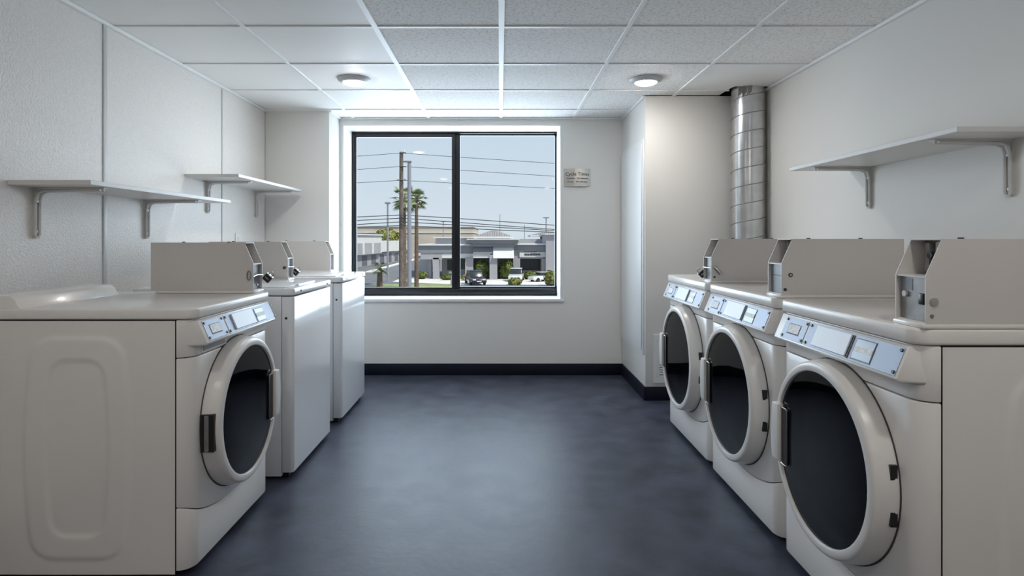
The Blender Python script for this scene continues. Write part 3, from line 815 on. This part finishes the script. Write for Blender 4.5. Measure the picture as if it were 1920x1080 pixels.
sb('sign_band', 'gwhite', 974, 1031, 472.2, 482, -0.5, -0.3)
# illegible dark sign letters
xs_ = [983.5 + 3.0 * i for i in range(10)]
for i, x in enumerate(xs_):
    sb('sign_letter', 'ink', x, x + 2.1, 475.2 + 0.3 * (i % 2), 478.6, -0.56, -0.5)
    if i < 8: sb('sign_letter', 'ink', x - 1.2, x + 1.0, 471.3, 472.6, -0.56, -0.5)
# portico: tilted awning panels, pier, roof
def slope(name, m, px0, px1, py0, py1, yt, yb, th=0.25):
    z1, z0 = sz(py0), sz(py1)
    MB().prism([(yt, z1), (yb, z0), (yb + th, z0), (yt + th, z1)], 'x', sx(px0), sx(px1)).build(name, m, sp)
slope('awning', 'gdark', 888, 925, 458, 475, -1.0, -1.8)  # left half of the awning, its shade put into the slate colour
slope('awning', 'gwhite', 925, 963, 460, 483, -1.2, -2.6)
sb('awning_band', 'gwhite', 888, 920, 475.5, 483, -1.6, -1.4)
sb('soffit', 'gdark', 886, 965, 456.5, 462, -1.9, 3)
sb('pier', 'gwall', 918.5, 932.5, 477, 523, -2.2, -1.2)
sb('pier', 'gwall', 873, 888, 483, 522.5, -1.0, 2.1)
sb('pier', 'gwall', 962, 975, 484, 522.5, -0.6, 2.1)
sb('pier', 'gwall', 1015, 1033, 485, 522.5, -0.6, 2.1)
sb('pier', 'gwall', 813, 824, 483, 522, -0.8, 0.2)
sb('pier', 'gwall', 803, 809, 483, 522, 0.0, 1.0)
sb('bracket_beam', 'gwall', 790, 830, 474, 486, -0.8, 1.2)
sb('shop_window', 'wdark', 976, 1014, 486, 508, 1.9, 2.05)
sb('shop_window', 'wdark', 836, 848, 488, 508, 1.9, 2.05)
sb('shop_window', 'wdark', 862, 873, 487, 506, 1.9, 2.05)
def hip(name, px0, px1, py0, py1, y0, y1):
    x0, x1, z0, z1 = sx(px0), sx(px1), sz(py1), sz(py0); xm, ym = (x0 + x1) / 2, (y0 + y1) / 2
    vs = [(x0, y0, z0), (x1, y0, z0), (x1, y1, z0), (x0, y1, z0), (xm - 0.4, ym, z1), (xm + 0.4, ym, z1)]
    o = MB().add(vs, [(0, 1, 5, 4), (1, 2, 5), (2, 3, 4, 5), (3, 0, 4), (0, 3, 2, 1)]).build(name, 'roof', sp)
    B(x0 - 0.1, x1 + 0.1, y0 - 0.1, y1 + 0.1, z0 - 0.25, z0).build('roof_eave', 'gwhite', o)
    for i in range(int((x1 - x0) / 0.32)):
        xx = x0 + 0.2 + i * 0.32
        f = min(1, (xx - x0) / (xm - x0), (x1 - xx) / (x1 - xm))
        MB().tube([(xx, y0, z0 + 0.03), (xm + (xx - xm) * 0 + (xx - xm) * (1 - 0) , y0 + (ym - y0) * f, z0 + (z1 - z0) * f + 0.03)], 0.06, 5).build('roof_tile_row', 'roof', o)
hip('tiled_roof', 890, 961, 431.5, 443.5, -1.5, 6)
hip('tiled_roof', 1000, 1078, 432.5, 440, 6, 14)
B(sx(890) + 0.4, sx(961) - 0.4, -1, 5.5, sz(449), sz(443.5)).build('roof_base', 'gwall', sp)
# white wall left of the shop
lw = thing('white_annex', 'small white wall at the left end of the shop building', 'building', (0, 96, ZG))
a = at(778, 480, 96); b = at(808, 507, 96)
B(a.x, b.x, 0, 4, 0, a.z - ZG).build('wall', 'gwhite', lw); B(a.x - .3, b.x + .3, -0.2, 4, a.z - ZG, a.z - ZG + 0.3).build('coping', 'gwhite', lw)

# foliage
def leaf_ball(name, label, cat, px0, px1, py0, py1, Y, m, n=900, size=0.28, trunk=False, grp=None, seed=1):
    p0, p1 = at(px0, py0, Y), at(px1, py1, Y)
    c = (p0 + p1) / 2; rx, rz = (p1.x - p0.x) / 2, (p0.z - p1.z) / 2; ry = max(rx, rz) * 0.7
    rnd = random.Random(seed); mb = MB()
    for _ in range(n):
        d = Vector((rnd.gauss(0, 1), rnd.gauss(0, 1), rnd.gauss(0, 1))).normalized()
        s = rnd.uniform(0.72, 1.02)
        lump = 0.88 + 0.12 * math.sin(5 * d.x + seed) * math.sin(4 * d.z + 2 * d.y)
        p = Vector((d.x * rx, d.y * ry, d.z * rz)) * s * lump
        t = Vector((rnd.gauss(0, 1), rnd.gauss(0, 1), rnd.gauss(0, 1))).normalized()
        u = d.cross(t).normalized() * size * rnd.uniform(.5, 1); v = (d * 0.6 + t * 0.6).cross(u).normalized() * size * rnd.uniform(.5, 1)
        mb.add([p - u, p - v * .6, p + u, p + v * .6], [(0, 1, 2, 3)])
    r = thing(name, label, cat, (c.x, c.y, ZG), 0, grp)
    fo = mb.build('foliage', m, r); fo.location = (0, 0, c.z - ZG)
    core = MB().lathe([(0.001 + 0.78 * math.sin(PI * i / 10), -0.78 * math.cos(PI * i / 10)) for i in range(11)], n=16)
    core.v = [(x * rx, y * ry, z * rz) for x, y, z in core.v]
    co = core.build('inner_foliage', m, r); co.location = (0, 0, c.z - ZG)
    if trunk or c.z - rz > ZG + 0.1:
        MB().tube([(0, 0, 0), (0.05, 0, c.z - ZG)], 0.16, 8).build('trunk', 'bark', r)
leaf_ball('leafy_tree', 'broad green and yellow tree behind the white garages', 'tree', 694, 752, 427, 466, 160.5, 'leafB', 1500, 0.55, True, seed=3)
leaf_ball('shrub', 'dense clipped shrub between the porch piers, left of the middle pier', 'shrub', 887, 918, 486, 524, 80.5, 'leafA', 1000, 0.25, seed=4)
leaf_ball('shrub', 'dense clipped shrub between the porch piers, right of the middle pier', 'shrub', 932, 966, 485, 526, 80.5, 'leafA', 1000, 0.25, seed=5)
leaf_ball('shrub', 'low bush under the shop window on the right', 'shrub', 978, 1012, 507, 526, 79.5, 'leafA', 600, 0.22, seed=6)
leaf_ball('shrub', 'pale bush at the right edge of the window view', 'shrub', 1018, 1050, 505, 538, 69, 'leafB', 700, 0.22, seed=7)
leaf_ball('shrub', 'pale spiky bush in front of the parked white car', 'shrub', 951, 980, 519, 538, 70, 'leafB', 600, 0.20, seed=8)
leaf_ball('shrub', 'low bush beside the left pier of the shop', 'shrub', 825, 850, 513, 526, 78, 'leafA', 500, 0.22, seed=9)
leaf_ball('shrub', 'round bush left of the shop piers, before the white annex', 'shrub', 779, 802, 508, 524, 80, 'leafA', 600, 0.22, seed=10)
leaf_ball('shrub', 'low flower bush left of the dark parked car', 'shrub', 860, 884, 515, 525, 77, 'leafB', 500, 0.2, seed=11)

def palm(label, px, pytop, Y, seed, r0=0.34, crown=1.9, nf=34, pybase=None):
    top = at(px, pytop, Y)
    R = thing('palm_tree', label, 'palm tree', (top.x, Y, ZG))
    H = top.z - ZG
    rnd = random.Random(seed)
    prof = []
    nseg = 26
    for i in range(nseg + 1):
        t = i / nseg
        prof.append((r0 * (1 - 0.35 * t) * (1.06 if i % 2 else 0.94), H * t))
    MB().lathe(prof, n=12, cap0=True, cap1=True).build('trunk', 'bark', R)
    for k in range(nf):
        a = 2 * PI * k / nf * 2.4 + rnd.uniform(-.2, .2); el = rnd.uniform(-0.7, 1.2)
        L = crown * rnd.uniform(.8, 1.1)
        d = Vector((math.cos(a) * math.cos(el), math.sin(a) * math.cos(el), math.sin(el)))
        side = d.cross(Vector((0, 0, 1))).normalized()
        base = Vector((0, 0, H)); tip = base + d * L * 0.55; mb = MB()
        mb.tube([base, tip], 0.03, 4)
        for j in range(9):
            b = -1.0 + 2.0 * j / 8
            q = (d * math.cos(b) + side * math.sin(b)) * L * 0.5 + Vector((0, 0, -0.16 * L))
            wv = (side * math.cos(b) - d * math.sin(b)) * 0.07 * L / 1.9
            mb.add([tip, tip + q * .5 + wv, tip + q, tip + q * .5 - wv], [(0, 1, 2, 3)])
        mb.build('frond', 'leafC', R)
palm('tall palm tree with a clear round crown right of the light pole', 781, 374, 62, 2, 0.24, 1.35, 40)
palm('palm tree mostly hidden behind the two poles', 757, 373, 66, 5, 0.36, 2.0, 30)
palm('small young palm on the street corner at the left of the window', 712, 503, 66, 8, 0.36, 1.1, 22)

# poles
def bx(px, Y): return (px - VX) * Y / FPX
up = thing('utility_pole', 'tall weathered wooden utility pole carrying the power lines', 'utility pole', (bx(752.5, 55), 55, ZG))
zt = at(0, 285, 55).z - ZG
MB().lathe([(0.23, 0), (0.20, zt * .6), (0.17, zt)], n=12, cap0=True, cap1=True).build('pole', 'wood', up)
for py in (287, 313, 338):
    z = at(0, py, 55).z - ZG
    MB().tube([(-0.35 if py > 330 else -0.1, -0.2, z), (0.45, -0.2, z)], 0.05, 6).build('crossarm', 'wood', up)
    for dx in ((-0.3, 0.4) if py > 330 else (0.3,)):
        MB().lathe([(0.03, 0), (0.09, 0.05), (0.05, 0.12), (0.08, 0.17), (0.02, 0.25)], (dx, -0.2, z), n=8, cap0=True, cap1=True).build('insulator', 'conc', up)
lp = thing('light_pole', 'tall grey steel parking light pole with a flat head', 'lamp post', (bx(767.5, 50), 50, ZG))
zt = at(0, 304, 50).z - ZG
MB().lathe([(0.20, 0), (0.15, zt)], n=14, cap0=True, cap1=True).build('pole', 'pole', lp)
B(-0.52, 0.18, -0.2, 0.2, zt, zt + 0.10).build('lamp_head', 'pole', lp, bevel=0.02)
def lamp_post(label, px, py0, Y, r, hw):
    t = thing('lamp_post', label, 'lamp post', (bx(px, Y), Y, ZG))
    h = at(0, py0, Y).z - ZG
    MB().lathe([(r * 1.2, 0), (r, h)], n=8, cap0=True, cap1=True).build('pole', 'pole', t)
    B(-hw, hw, -hw * .5, hw * .5, h - 0.02, h + 0.22).build('lamp_head', 'pole', t, bevel=0.04, seg=1)
lamp_post('slim street lamp standing left of the utility pole', 727, 382, 75, 0.11, 0.34)
lamp_post('thin lamp post behind the left roof of the shops', 831, 416, 130, 0.09, 0.5)
lamp_post('thin lamp post behind the right end of the shops', 1024, 409, 130, 0.10, 0.65)
lamp_post('slender roof mast above the tiled porch roof', 937.5, 404, 110, 0.06, 0.07)
lamp_post('short thin mast right of the tiled porch roof', 983.5, 424, 110, 0.06, 0.07)
lamp_post('low white bollard light at the foot of the middle window bar', 846, 513, 69, 0.07, 0.3)
# power lines
WL = [[(668, 293), (753, 287), (850, 294), (1050, 307)], [(668, 318), (753, 312), (860, 319), (1050, 331)], [(668, 343), (753, 338), (860, 344), (1050, 354)],
      [(668, 407), (753, 403), (850, 409), (1050, 423)], [(668, 413.5), (753, 409), (860, 417), (1050, 431)], [(668, 421), (753, 416), (860, 422), (1050, 433)], [(668, 426), (753, 423), (860, 428), (1050, 436)]]
nm = ['topmost power line crossing the sky', 'second power line from the top of the pole', 'third power line from the top of the pole', 'highest of the four low cables over the shop roofs',
      'second of the four low cables over the shop roofs', 'third of the four low cables over the shop roofs', 'lowest of the four low cables over the shop roofs']
for i, (w, lb) in enumerate(zip(WL, nm)):
    Yw = 54.7
    a, p, m_, e = [at(x, y, Yw) for x, y in w]
    left = p + (a - p) * 3.0; right = p + (e - p) * 2.0
    tag(MB().tube([left, a, p, m_, e, right], 0.022 if i < 3 else 0.036, 5).build('power_line', 'wire'), lb, 'power line', 'power lines on the utility pole')

# cars
def car(label, px, Y, rz, paint, scale=1.0, L=4.4, W=1.8, H=1.5):
    R = thing('parked_car', label, 'car', (bx(px, Y), Y, ZG), rz); R.scale = (scale,) * 3
    body = [(-L / 2, 0.35), (-L / 2, 0.80), (-L / 2 + 0.25, 0.92), (L / 2 - 1.3, 0.95), (L / 2 - 0.15, 0.78), (L / 2, 0.6), (L / 2, 0.30)]
    MB().prism(body, 'x', -W / 2, W / 2).build('body', paint, R, bevel=0.07, seg=2)
    cab = [(-L / 2 + 0.35, 0.90), (-L / 2 + 0.85, H - 0.03), (0.35, H), (L / 2 - 1.35, 0.92)]
    MB().prism(cab, 'x', -W / 2 + 0.14, W / 2 - 0.14).build('cabin', 'wdark', R, bevel=0.05)
    MB().prism([(-L / 2 + 0.80, H - 0.05), (-L / 2 + 0.86, H + 0.02), (0.30, H + 0.03), (0.42, H - 0.05)], 'x', -W / 2 + 0.13, W / 2 - 0.13).build('roof', paint, R, bevel=0.02)
    for yy in (-L / 2 + 0.8, L / 2 - 0.85):
        for s in (-1, 1):
            MB().cyl((s * (W / 2 - 0.20), yy, 0.32), 0.32, s * 0.22, 'x', 16).build('wheel', 'tyre', R)
    for s in (-1, 1):
        B(s * W / 2 * .62 - 0.2, s * W / 2 * .62 + 0.2, L / 2 - 0.10, L / 2 + 0.01, 0.58, 0.74).build('headlight', 'lens', R, bevel=0.02)
    B(-0.28, 0.28, L / 2 - 0.02, L / 2 + 0.02, 0.40, 0.52).build('number_plate', 'lens', R)
car('dark blue car parked nose-out in front of the porch', 891, 71, PI + 0.25, 'carD', 1.0, H=1.6)
car('white car parked behind the spiky bush', 968, 76.5, PI - 0.1, 'carW', 0.95, H=1.7)
car('silver car parked side-on at the right edge of the window view', 1013, 75.5, PI / 2 + 0.5, 'carW', 0.8, L=3.6)
